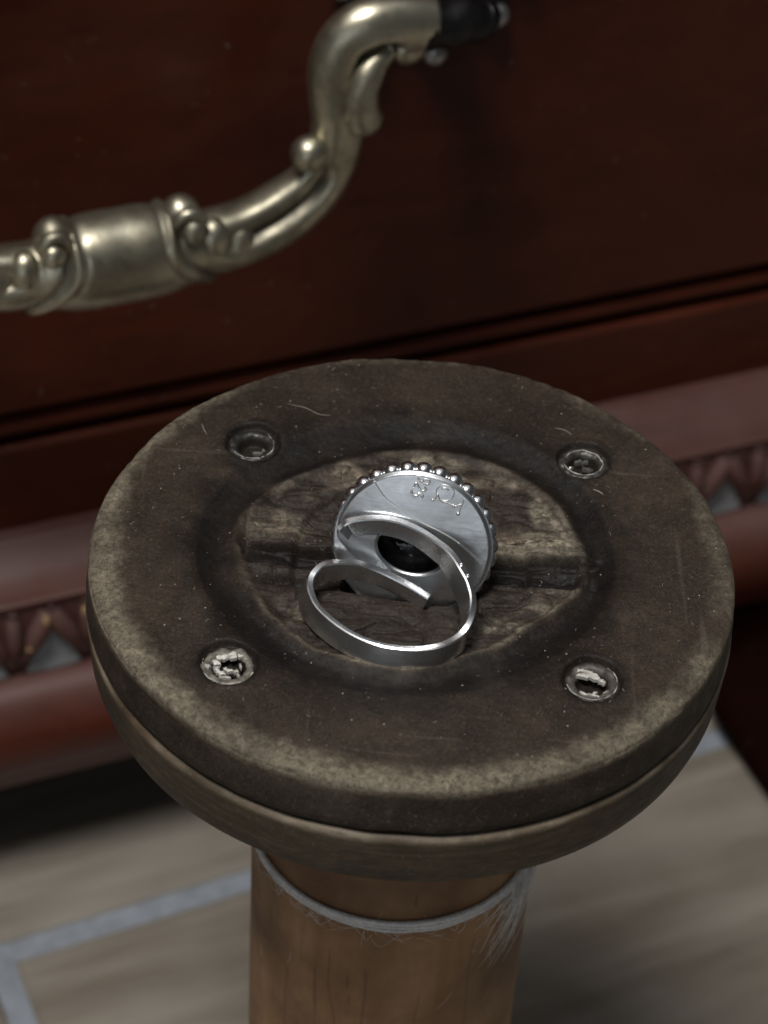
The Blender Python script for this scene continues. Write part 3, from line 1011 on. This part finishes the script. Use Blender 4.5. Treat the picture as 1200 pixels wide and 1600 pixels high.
lp = [(4, -5.9), (35.6, -5.95), (36.7, -6.05), (37.2, -6.3), (37.35, -6.7), (37.3, -7.2), (37.2, -9.5), (37.05, -12.0), (36.6, -13.6), (35.6, -14.7), (33, -15.4), (27, -15.9), (18.6, -16.2), (12, -16.2)]
lathe('lower_disc', lp, SIDE, pale=[0, 0.2, 0.65, 0.9, 0.55, 0.10, 0.04, 0.06, 0.12, 0.05, 0, 0, 0, 0], dark=[1, .7, 0, 0, 0, 0, 0, 0, 0, 0, .1, .2, .5, .5], nc=420)
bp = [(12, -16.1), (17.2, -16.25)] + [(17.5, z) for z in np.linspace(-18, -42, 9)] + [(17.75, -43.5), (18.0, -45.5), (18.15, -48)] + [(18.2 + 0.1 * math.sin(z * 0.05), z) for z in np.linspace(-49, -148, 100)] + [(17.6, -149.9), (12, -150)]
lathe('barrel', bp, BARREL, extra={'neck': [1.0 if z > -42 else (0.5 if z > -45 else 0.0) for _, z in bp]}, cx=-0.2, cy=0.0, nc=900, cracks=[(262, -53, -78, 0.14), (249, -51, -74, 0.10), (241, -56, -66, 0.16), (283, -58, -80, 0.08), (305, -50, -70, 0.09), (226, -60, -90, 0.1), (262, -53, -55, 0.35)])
fpf = [(4, -150.2), (34, -150.3), (36.5, -150.9), (37.1, -152.5), (37.1, -162.0), (36.4, -164.4), (35, -164.95), (4, -164.95)]
lathe('base_disc', fpf, SIDE, pale=[0, .2, .8, .6, .1, .3, 0, 0], dark=[.5, 0, 0, 0, 0, 0, .5, .5])

# rivets: crushed tin eyelets in the four holes, every one torn differently
rv = random.Random(4)


def rivet(hx, hy, style, label):
    ph = np.linspace(0, 2 * np.pi, 64, endpoint=False)
    mm = MB()
    rows = []
    ir = np.random.default_rng(style + 20)
    w1 = vnoise(np.cos(ph) * 2.2 + style * 5, np.sin(ph) * 2.2, style * 3.0)
    w2 = vnoise(np.cos(ph) * 5 + style * 5, np.sin(ph) * 5, style * 4.0)
    for r_, z_ in ((1.45, -2.8), (1.62, -1.5), (1.85, -0.9), (2.15, -0.62), (2.5, -0.52), (2.78, -0.62), (2.95, -0.95), (3.0, -1.4)):
        rr = r_ * (1 + 0.06 * w1 + 0.03 * w2)
        rows.append(np.stack([hx + rr * np.cos(ph), hy + rr * np.sin(ph) * 0.97, H + z_ + 0.12 * w2 + 0.10 * w1], -1))
    mm.grid(np.array(rows), wrap_v=True, flip=True)
    o = mm.build('rivet', RIV[style], spool)
    o['label'] = label
    m4 = MB()
    a0_, a1_ = [(-2.6, 0.9), (-3.0, 2.6), (-3.4, -0.3), (-2.9, 0.9)][style]
    t_ = np.linspace(a0_, a1_, 40)
    wv_ = np.random.default_rng(style + 3).uniform(-1, 1, 40)
    wv_ = np.convolve(wv_, [0.25, 0.5, 0.25], 'same')
    rb_ = [2.55, 2.3, 2.85, 2.8][style]
    m4.tube(np.stack([hx + (rb_ + 0.12 * wv_) * np.cos(t_), hy + (rb_ + 0.12 * wv_) * np.sin(t_) * 0.97, H - 0.50 + 0.10 * wv_ + 0 * t_], -1), np.clip(0.035 + 0.075 * wv_[::-1], 0.004, 0.12), 6)
    m4.build('bright_burr', TINB, o)
    # dark bottom of the hole
    m2 = MB()
    rows = [np.stack([hx + q * np.cos(ph), hy + q * np.sin(ph), H - 2.6 + 0.15 * w2 * q - (1.9 - q) * 0.2], -1) for q in (0.05, 0.7, 1.35, 1.75)]
    m2.grid(np.array(rows), wrap_v=True, flip=True)
    m2.build('hole_floor', DARKHOLE, o)
    # torn flakes of metal
    flakes = {0: [(0.55, -0.75, 0.95, 0.17, 10, -1.1), (1.35, -0.45, 0.2, 0.3, 0, -1.0)],
              1: [(-0.5, 0.7, 0.42, 0.15, 30, -1.0), (0.4, 0.9, 0.25, 0.14, -10, -1.0), (0.5, -0.4, 0.6, 0.13, -12, -1.1), (-1.4, -0.9, 0.3, 0.25, 60, -.7), (-0.1, 0.5, 0.12, 0.12, 0, -1.0)],
              2: [(-0.35, 1.35, 0.80, 0.36, 14, -0.45), (0.45, 1.45, 0.5, 0.42, -10, -0.42), (-1.05, 0.95, 0.35, 0.25, 50, -0.45), (-1.35, 0.15, 0.35, 0.40, 60, -0.4), (-1.25, -0.75, 0.38, 0.30, -35, -0.4), (-0.75, -1.2, 0.5, 0.26, -25, -0.4), (0.25, -0.75, 0.55, 0.24, -14, -0.5), (0.95, -0.85, 0.3, 0.22, -30, -0.5), (1.3, 0.0, 0.16, 0.5, 22, -0.45), (1.15, 1.5, 0.4, 0.2, -35, -0.45), (1.75, 1.1, 0.25, 0.16, -40, -0.45), (-2.2, -0.35, 0.3, 0.3, 0, -0.45), (-0.3, -0.3, 0.2, 0.3, 20, -0.8), (1.2, -1.4, 0.14, 0.22, 30, -0.5), (-0.2, -1.9, 0.6, 0.14, -6, -0.45)],
              3: [(-0.75, 0.85, 0.75, 0.42, 4, -0.5), (0.15, 0.75, 0.7, 0.35, -22, -0.48), (0.95, 0.15, 0.32, 0.30, -40, -0.5), (1.3, 0.0, 0.2, 0.25, 20, -0.55), (-1.2, 1.5, 0.5, 0.2, 38, -0.45), (-0.4, 1.35, 0.5, 0.14, -14, -0.42), (0.1, -2.2, 0.55, 0.16, -14, -0.4), (0.3, -1.65, 0.28, 0.24, 50, -0.5), (-0.9, -1.9, 0.7, 0.13, -28, -0.5), (1.5, -1.5, 0.5, 0.08, 38, -0.5)]}[style]
    for (fx, fy, a, b, rot, fz) in flakes:
        m3 = MB()
        k = 10
        t = np.linspace(0, 2 * np.pi, k, endpoint=False)
        jit = 1 + 0.42 * ir.uniform(-1, 1, k)
        cr, sr = math.cos(math.radians(rot)), math.sin(math.radians(rot))
        ux, uy = a * jit * np.cos(t), b * jit * np.sin(t)
        bend = 0.16 * ir.uniform(-1, 1, k)
        top = np.stack([hx + fx + ux * cr - uy * sr, hy + fy + ux * sr + uy * cr, H + fz + 0.05 + bend], -1)
        c = np.array([[hx + fx + 0.2 * a * ir.uniform(-1, 1), hy + fy, H + fz + 0.17]])
        bot = top - np.array([0, 0, 0.45])
        m3.add(np.vstack([c, top, bot]), [(0, 1 + i, 1 + (i + 1) % k) for i in range(k)] + [(1 + i, 1 + k + i, 1 + k + (i + 1) % k, 1 + (i + 1) % k) for i in range(k)])
        m3.build('torn_flake', TINB if style > 1 else TIN, o, sharp=50)


RIV = [mat_plain('grimy_rivet_tin', (0.045, 0.044, 0.042), 0.40, metal=0.4, var=0.6, scale=1300),
       mat_plain('grey_rivet_tin', (0.065, 0.064, 0.060), 0.40, metal=0.4, var=0.6, scale=1300),
       mat_plain('pale_rivet_tin', (0.17, 0.16, 0.135), 0.62, metal=0.2, var=0.6, scale=1300),
       mat_plain('worn_rivet_tin', (0.085, 0.076, 0.068), 0.58, metal=0.25, var=0.6, scale=1300)]
for i, (hx, hy) in enumerate(HOLES):
    rivet(hx, hy, i, ['dark hollow rivet with one bright scratch', 'grey rivet with a thin pale edge', 'rivet filled with crumpled pale metal', 'rivet torn open over a black slot'][i])

# lint and short fibres stuck to the worn top
mm = MB()


def surf_z(x, y):
    z = top_height(np.array([x], float), np.array([y], float))[0]
    return float(z[0])


def lint(pts, r=0.05):
    P = catmull([(x, y, surf_z(x, y) + H + 0.08) for x, y in pts], 5)
    for q in P:
        q[2] = surf_z(q[0], q[1]) + H + 0.06
    mm.tube(P, r * np.interp(np.linspace(0, 1, len(P)), [0, .3, .8, 1], [.5, 1, .9, .4]), 5)


lint([(-16.5, 25.6), (-14.4, 25.0), (-12.6, 24.0), (-11.2, 23.9)], 0.045)
lint([(-26.6, 20.8), (-26.2, 19.6), (-25.8, 18.9)], 0.045)
lint([(16.2, 24.2), (17.4, 23.9), (18.3, 23.1)], 0.05)
lint([(20.6, 13.5), (21.3, 13.2), (21.8, 12.7)], 0.08)
for _ in range(150):
    a, rr = rv.uniform(0, 2 * math.pi), 36.2 * math.sqrt(rv.random())
    x, y = CX + rr * math.cos(a), CY + rr * math.sin(a)
    if math.hypot(x, y + 6) < 13:
        continue
    d = rv.uniform(0, 2 * math.pi)
    L = rv.uniform(0.08, 0.36)
    lint([(x, y), (x + L * math.cos(d), y + L * math.sin(d)), (x + 1.8 * L * math.cos(d + .4), y + 1.8 * L * math.sin(d + .4))], rv.uniform(0.014, 0.030))
for _ in range(90):                              # dust grains
    a, rr = rv.uniform(0, 2 * math.pi), 36 * math.sqrt(rv.random())
    x, y = CX + rr * math.cos(a), CY + rr * math.sin(a)
    if math.hypot(x, y + 6) < 13:
        continue
    mm.ball((x, y, surf_z(x, y) + H + 0.05), rv.uniform(0.05, 0.13), (1, 1, 0.7), 6, 4)
tag(mm.build('lint', LINT, spool), kind='stuff')

# ------------------------------------------------------------------ thread round the neck
thr = empty('thread', (0, -17.9, H - 46))
tag(thr, 'white thread wound round the neck of the spool with a frayed end', 'thread')


def ring_pts(r, z, n=180, wz=0.0, ph0=0.0, a0=0, a1=2 * np.pi):
    a = np.linspace(a0, a1, n, endpoint=False)
    return np.stack([-0.2 + r * np.cos(a), r * np.sin(a), H + z + wz * np.sin(3 * a + ph0)], -1)


for (r, z, rad, p0) in ((18.15, -44.3, 0.38, 0.0), (18.25, -44.85, 0.29, 1.0), (18.32, -45.3, 0.26, 2.0)):
    mm = MB()
    n = 220
    P = ring_pts(r, z, n, 0.12, p0)
    a = np.linspace(0, 2 * np.pi, n, endpoint=False)
    mm.tube(P, rad * (1 + 0.18 * vnoise(np.cos(a) * 6 + p0, np.sin(a) * 6, p0)), 12, closed=True)
    mm.build('thread_turn', THREAD, thr)
mm = MB()
fr = random.Random(9)


def strand(pts, r):
    P = catmull(pts, 7)
    mm.tube(P, np.interp(np.linspace(0, 1, len(P)), [0, .15, .8, 1], [.5, 1, 1, .35]) * r, 4, cap=False)


def onb(a, z, off):
    """point on the barrel at angle a (degrees), depth z"""
    return (-0.2 + (18.25 + off) * math.cos(math.radians(a)), (18.25 + off) * math.sin(math.radians(a)), H + z)


for _ in range(110):                              # the frayed end at the right, combed downwards to the left
    a0 = fr.gauss(337, 6)
    z0 = -42.6 - fr.random() * 3.0
    L = fr.uniform(0.3, 1.0) ** 1.3
    da = -fr.uniform(8, 30) * L
    dz = -fr.uniform(5, 16) * L
    o = fr.uniform(0.1, 1.0)
    strand([onb(a0, z0, o * 0.6), onb(a0 + da * 0.3 + fr.gauss(0, 1), z0 + dz * 0.35, o), onb(a0 + da * 0.65 + fr.gauss(0, 2), z0 + dz * 0.7, o * 0.9), onb(a0 + da + fr.gauss(0, 2.5), z0 + dz, o * 0.4 + 0.08)], fr.uniform(0.02, 0.05))
for _ in range(70):                               # loose hairs hugging the thread
    a0 = fr.uniform(205, 325)
    z0 = -45 + fr.gauss(0, 0.7)
    da = fr.uniform(-14, 14)
    strand([onb(a0, z0, 0.5), onb(a0 + da * .4, z0 + fr.gauss(0, .7), 0.7), onb(a0 + da, z0 + fr.gauss(-0.6, 1.3), 0.4)], fr.uniform(0.016, 0.03))
for _ in range(4):                               # and sticking to the barrel below
    a0 = fr.uniform(200, 335)
    z0 = fr.uniform(-48, -66)
    d = fr.gauss(0, 8)
    strand([onb(a0, z0, 0.12), onb(a0 + d * .5 + fr.gauss(0, 2), z0 - fr.uniform(.3, 2), 0.2), onb(a0 + d, z0 - fr.uniform(0.5, 3.5), 0.12)], fr.uniform(0.014, 0.024))
tag(mm.build('frayed_fibres', THREAD, thr), kind='stuff')

# ------------------------------------------------------------------ the silver ring
ring = empty('ring', (-2.0, -9.0, H - 1.2))
tag(ring, 'silver adjustable ring lying on its side with a stamped round back plate and black stone', 'ring')
PN = np.array([-0.09941, -0.94585, 0.30902])
PN /= np.linalg.norm(PN)
PC = np.array([-0.55, -3.5, 4.79 + H])
PU = FZ - PN * PN[2]
PU /= np.linalg.norm(PU)
PR = np.cross(PU, PN)
PL = lambda u, v, w: PC + np.asarray(u, float)[..., None] * PR + np.asarray(v, float)[..., None] * PU + np.asarray(w, float)[..., None] * PN
RP = 9.0
CREASE = catmull([(-6.4, 8.9), (-5.01, 7.25), (-3.57, 5.52), (-1.28, 4.06), (0.82, 3.03), (3.06, 2.19), (5.4, 0.95), (9.5, -2.2)], 10)


def crease_side(u, v):
    """signed distance to the soldered overlay's edge (positive = upper right, raised)"""
    best = np.full(u.shape, 1e9)
    sd = np.zeros(u.shape)
    for i in range(len(CREASE) - 1):
        a, b = CREASE[i], CREASE[i + 1]
        d = b - a
        t = np.clip(((u - a[0]) * d[0] + (v - a[1]) * d[1]) / (d @ d), 0, 1)
        dx, dy = u - a[0] - t * d[0], v - a[1] - t * d[1]
        q = np.hypot(dx, dy)
        s = np.sign(d[0] * dy - d[1] * dx)
        m_ = q < best
        best = np.where(m_, q, best)
        sd = np.where(m_, s * q, sd)
    return sd


HC, HR = (-0.15, 0.25), 3.9
nc = 420
ph = np.linspace(0, 2 * np.pi, nc, endpoint=False)
hu, hv = -0.15 + 3.8 * np.cos(ph), -0.65 + 2.85 * np.sin(ph) - 0.25 * np.cos(ph)
ou, ov = RP * np.cos(ph), RP * np.sin(ph)
rows = []
for k in np.linspace(0, 1, 64):
    u, v = hu + (ou - hu) * k, hv + (ov - hv) * k
    rr = np.hypot(u, v)
    w = 0.35 + 0.05 * (1 - smst(-0.06, 0.06, crease_side(u, v))) - 0.42 * smst(8.35, 9.0, rr) ** 2 - 0.25 * smst(0.06, 0.0, k) * np.ones_like(u)
    w = w + 0.012 * fbm(u * 0.4, v * 0.4, 2.0, 2) - 0.26 * (rr / 9) ** 2 - 0.010 * np.clip(-crease_side(u, v), 0, 9) ** 2
    rows.append(PL(u, v, w))
rows.append(PL(ou, ov, -0.15 + 0 * ou))
rows.append(PL(ou * 0.985, ov * 0.985, -0.45 + 0 * ou))
rows.append(PL(hu, hv, -0.45 + 0 * ou))
mm = MB()
mm.grid(np.array(rows), wrap_u=True, wrap_v=True, flip=False)
plate = mm.build('back_plate', SILVER, ring, sharp=60)
plate['label'] = 'brushed round back plate with stamped marks'
# bezel collar on the face side closing off the stone
mm = MB()
prof = [(8.6, -0.46), (8.5, -1.3), (7.8, -2.1), (6.2, -2.5), (5.6, -3.4), (5.2, -3.6), (4.9, -3.3), (4.9, -0.46)]
G = np.array([PL(HC[0] * (1 - r_ / 9) + r_ * np.cos(ph), HC[1] * (1 - r_ / 9) + r_ * np.sin(ph), w_ + 0 * ph) for r_, w_ in prof])
mm.grid(G, wrap_v=True)
mm.build('bezel', SILVER_B, ring)
# rope of silver pearls round the rim
NB = 30
bead_me = None
for k in range(NB):
    a = 2 * math.pi * (k + 0.35) / NB
    c = PL(8.5 * math.cos(a), 8.5 * math.sin(a), -1.45)
    if bead_me is None:
        mm = MB()
        mm.ball((0, 0, 0), 1.02, (1, 1, 1), 18, 12)
        o = mm.build('bead', SILVER_B, ring)
        bead_me = o.data
    else:
        o = link('bead', bead_me, None, ring)
    o.location = o.location + Vector(c) * S
# the stone: faceted pavilion seen through the hole, closed crown on the other side
mm = MB()
k = 16
a1 = np.linspace(0, 2 * np.pi, k, endpoint=False)
gc = lambda r_, w_, off=0.0: PL(HC[0] + r_ * np.cos(a1 + off), HC[1] + r_ * np.sin(a1 + off), w_ + 0 * a1)
h = np.pi / k
G = [gc(0.5, -0.95), gc(2.0, -1.35, h), gc(3.5, -2.1), gc(4.75, -2.9, h), gc(4.75, -3.2, h), gc(3.6, -4.3), gc(2.4, -4.7, h)]
mm.v.append(np.vstack(G))
mm.n = 7 * k
for r_ in range(6):
    odd = r_ % 2
    for i in range(k):
        a, b = r_ * k + i, r_ * k + (i + 1) % k
        c, d = (r_ + 1) * k + i, (r_ + 1) * k + (i + 1) % k
        mm.f += [(a, b, c), (b, d, c)] if not odd else [(a, d, c), (a, b, d)]
mm.f.append(tuple(range(k)))
mm.f.append(tuple(range(6 * k, 7 * k))[::-1])
mm.build('stone', GEM, ring, smooth=False)

# the band: a strip that starts on the plate, runs round and passes its own start
band_top = [(-9.24, -3.50, 6.86), (-8.24, -2.83, 7.59), (-6.13, -2.57, 8.11), (-3.80, -2.67, 8.39), (-1.64, -3.01, 8.21), (0.54, -3.72, 7.70), (2.51, -4.92, 7.25), (4.05, -6.17, 6.80), (5.40, -8.08, 6.10), (6.33, -9.50, 5.20), (6.84, -11.14, 4.20), (6.59, -13.13, 3.20), (5.55, -14.89, 2.50), (3.52, -16.19, 2.05), (1.26, -16.72, 1.80), (-1.23, -16.80, 1.75), (-3.74, -16.44, 1.75), (-6.30, -15.29, 1.75), (-8.71, -13.48, 1.80), (-10.74, -11.27, 1.90), (-11.73, -9.24, 2.20), (-12.00, -7.53, 2.60), (-11.52, -6.25, 2.90), (-10.52, -5.17, 3.05), (-8.83, -4.74, 3.18), (-6.48, -4.50, 3.06), (-4.30, -4.69, 2.54), (-2.09, -5.16, 1.80), (0.13, -5.85, 1.06), (1.90, -6.64, 0.49)]
P = catmull(band_top, 9)
P[:, 2] += H
n = len(P)
T = np.gradient(P, axis=0)
T /= np.linalg.norm(T, axis=1)[:, None]
u = np.linspace(0, 1, n)
A = np.zeros_like(P)
AK = np.array([(0.0, -0.15, 0.99), (0.05, -0.15, 0.98), (0.46, -0.12, 0.88), (0.30, 0.10, 0.94), (0.18, 0.24, 0.95), (0.30, 0.20, 0.93), (0.20, 0.0, 0.98), (0.0, -0.2, 0.98)])
AU = [0, 0.15, 0.30, 0.40, 0.52, 0.70, 0.80, 0.92]
for i in range(n):
    a = np.array([np.interp(u[i], AU, AK[:, k_]) for k_ in range(3)])
    a = a - T[i] * (a @ T[i])
    A[i] = a / np.linalg.norm(a)
I = np.cross(T, A)                             # towards the finger
W, TH, ch = 2.8, 0.84, 0.14
sec = [(0, 0 - ch), (ch, 0), (TH - ch, 0), (TH, -ch), (TH, -W + ch), (TH - ch, -W), (ch, -W), (0, -W + ch)]
G = np.stack([P + I * s_[0] + A * s_[1] for s_ in sec], 1)
wv = 0.05 * vnoise(u * 18, 0 * u, 3.0)
G += (A * wv[:, None])[:, None]
mm = MB()
mm.grid(G, wrap_v=True)
mm.f.append(tuple(range(8)))
mm.f.append(tuple(range((n - 1) * 8, n * 8))[::-1])
band = mm.build('band', SILVER_B, ring, sharp=25)
# solder seam on the band edge
mm = MB()
for (i0) in (70, 76):
    mm.ball(P[i0] + I[i0] * 0.35 + A[i0] * 0.02, 0.30, (1, 1, 0.35), 10, 6)
mm.build('solder', SILVER_B, ring)


# stamped marks on the back plate: raised strokes along their burrs
def plate_w(u, v):
    return 0.35 + 0.05 * (1 - smst(-0.06, 0.06, crease_side(np.array([u]), np.array([v]))))[0] - 0.26 * (math.hypot(u, v) / 9) ** 2


def stroke(mm_, pts, r=0.06):
    pts = np.array(pts, float)
    q = catmull(pts, 5) if len(pts) > 2 else pts
    mm_.tube(np.array([PL(a, b, plate_w(a, b) + 0.03) for a, b in q]), r, 6)


m_ = MB()
cr_ = np.array([q for q in CREASE if np.hypot(*q) < 8.6 and q[0] < 5.2])
stroke(m_, cr_, 0.085)  # bright ridge added along the crease, shaped to catch the light
m_.build('crease_glint_ridge', BURR, plate)


def stamp(chars, org, ex, ey, name):
    m_ = MB()
    for cpts in chars:
        stroke(m_, [np.array(org) + np.array(ex) * a + np.array(ey) * b for a, b in cpts], 0.13)
    o = m_.build(name, BURR, plate)
    return o


# fineness mark 925, its digits running down the plate edge
d9 = [(0.8, 0.55), (0.5, 0.45), (0.2, 0.6), (0.2, 0.9), (0.5, 1.0), (0.8, 0.9), (0.8, 0.5), (0.7, 0.1), (0.3, 0.0)]
d2 = [(0.2, 0.8), (0.45, 1.0), (0.8, 0.85), (0.7, 0.5), (0.2, 0.05), (0.5, 0.03), (0.85, 0.03)]
d5 = [(0.8, 1.0), (0.3, 1.0), (0.25, 0.6), (0.6, 0.62), (0.82, 0.35), (0.6, 0.03), (0.2, 0.08)]
ax = np.array([-0.33, -0.94])
ay = np.array([0.94, -0.33])
org = np.array([0.02, 8.30])
for j, dg in enumerate((d9, d2, d5)):
    stamp([dg], org + ax * (j * 0.92 - 0.35) - ay * 0.15, ax * 0.80, ay * 1.35, 'stamped_digit')
# maker's mark: a ring with a hook inside, on a flourished foot
m_ = MB()
cu, cv = 3.75, 6.0
t = np.linspace(0, 2 * np.pi, 30)
stroke(m_, np.stack([cu + 0.98 * np.cos(t), cv + 0.98 * np.sin(t) * 0.95], -1), 0.075)
t = np.linspace(0.3, 2.6, 10)
stroke(m_, np.stack([cu - 0.1 + 0.42 * np.cos(t), cv + 0.15 + 0.40 * np.sin(t)], -1), 0.10)
stroke(m_, [(2.45, 4.95), (2.75, 5.2), (2.95, 5.75), (3.1, 5.35), (3.5, 5.0), (4.1, 4.85), (4.7, 4.65)], 0.085)
stroke(m_, [(3.2, 5.15), (3.6, 4.92), (4.1, 4.9)], 0.12)
stroke(m_, [(4.75, 4.65), (5.05, 4.55), (5.4, 4.75), (5.75, 4.9)], 0.10)
stroke(m_, [(5.85, 5.5), (5.75, 4.9), (5.6, 4.3), (5.45, 3.75)], 0.075)
for q, r_ in (((2.45, 4.95), 0.17), ((4.85, 4.58), 0.19), ((5.42, 3.7), 0.24), ((3.75, 4.92), 0.16)):
    m_.ball(PL(q[0], q[1], plate_w(*q)), r_, (1, 1, 1), 10, 6)
mk = m_.build('maker_mark', BURR, plate)
mk.location = mk.location + Vector(PR * -0.75 + PU * 0.95) * S
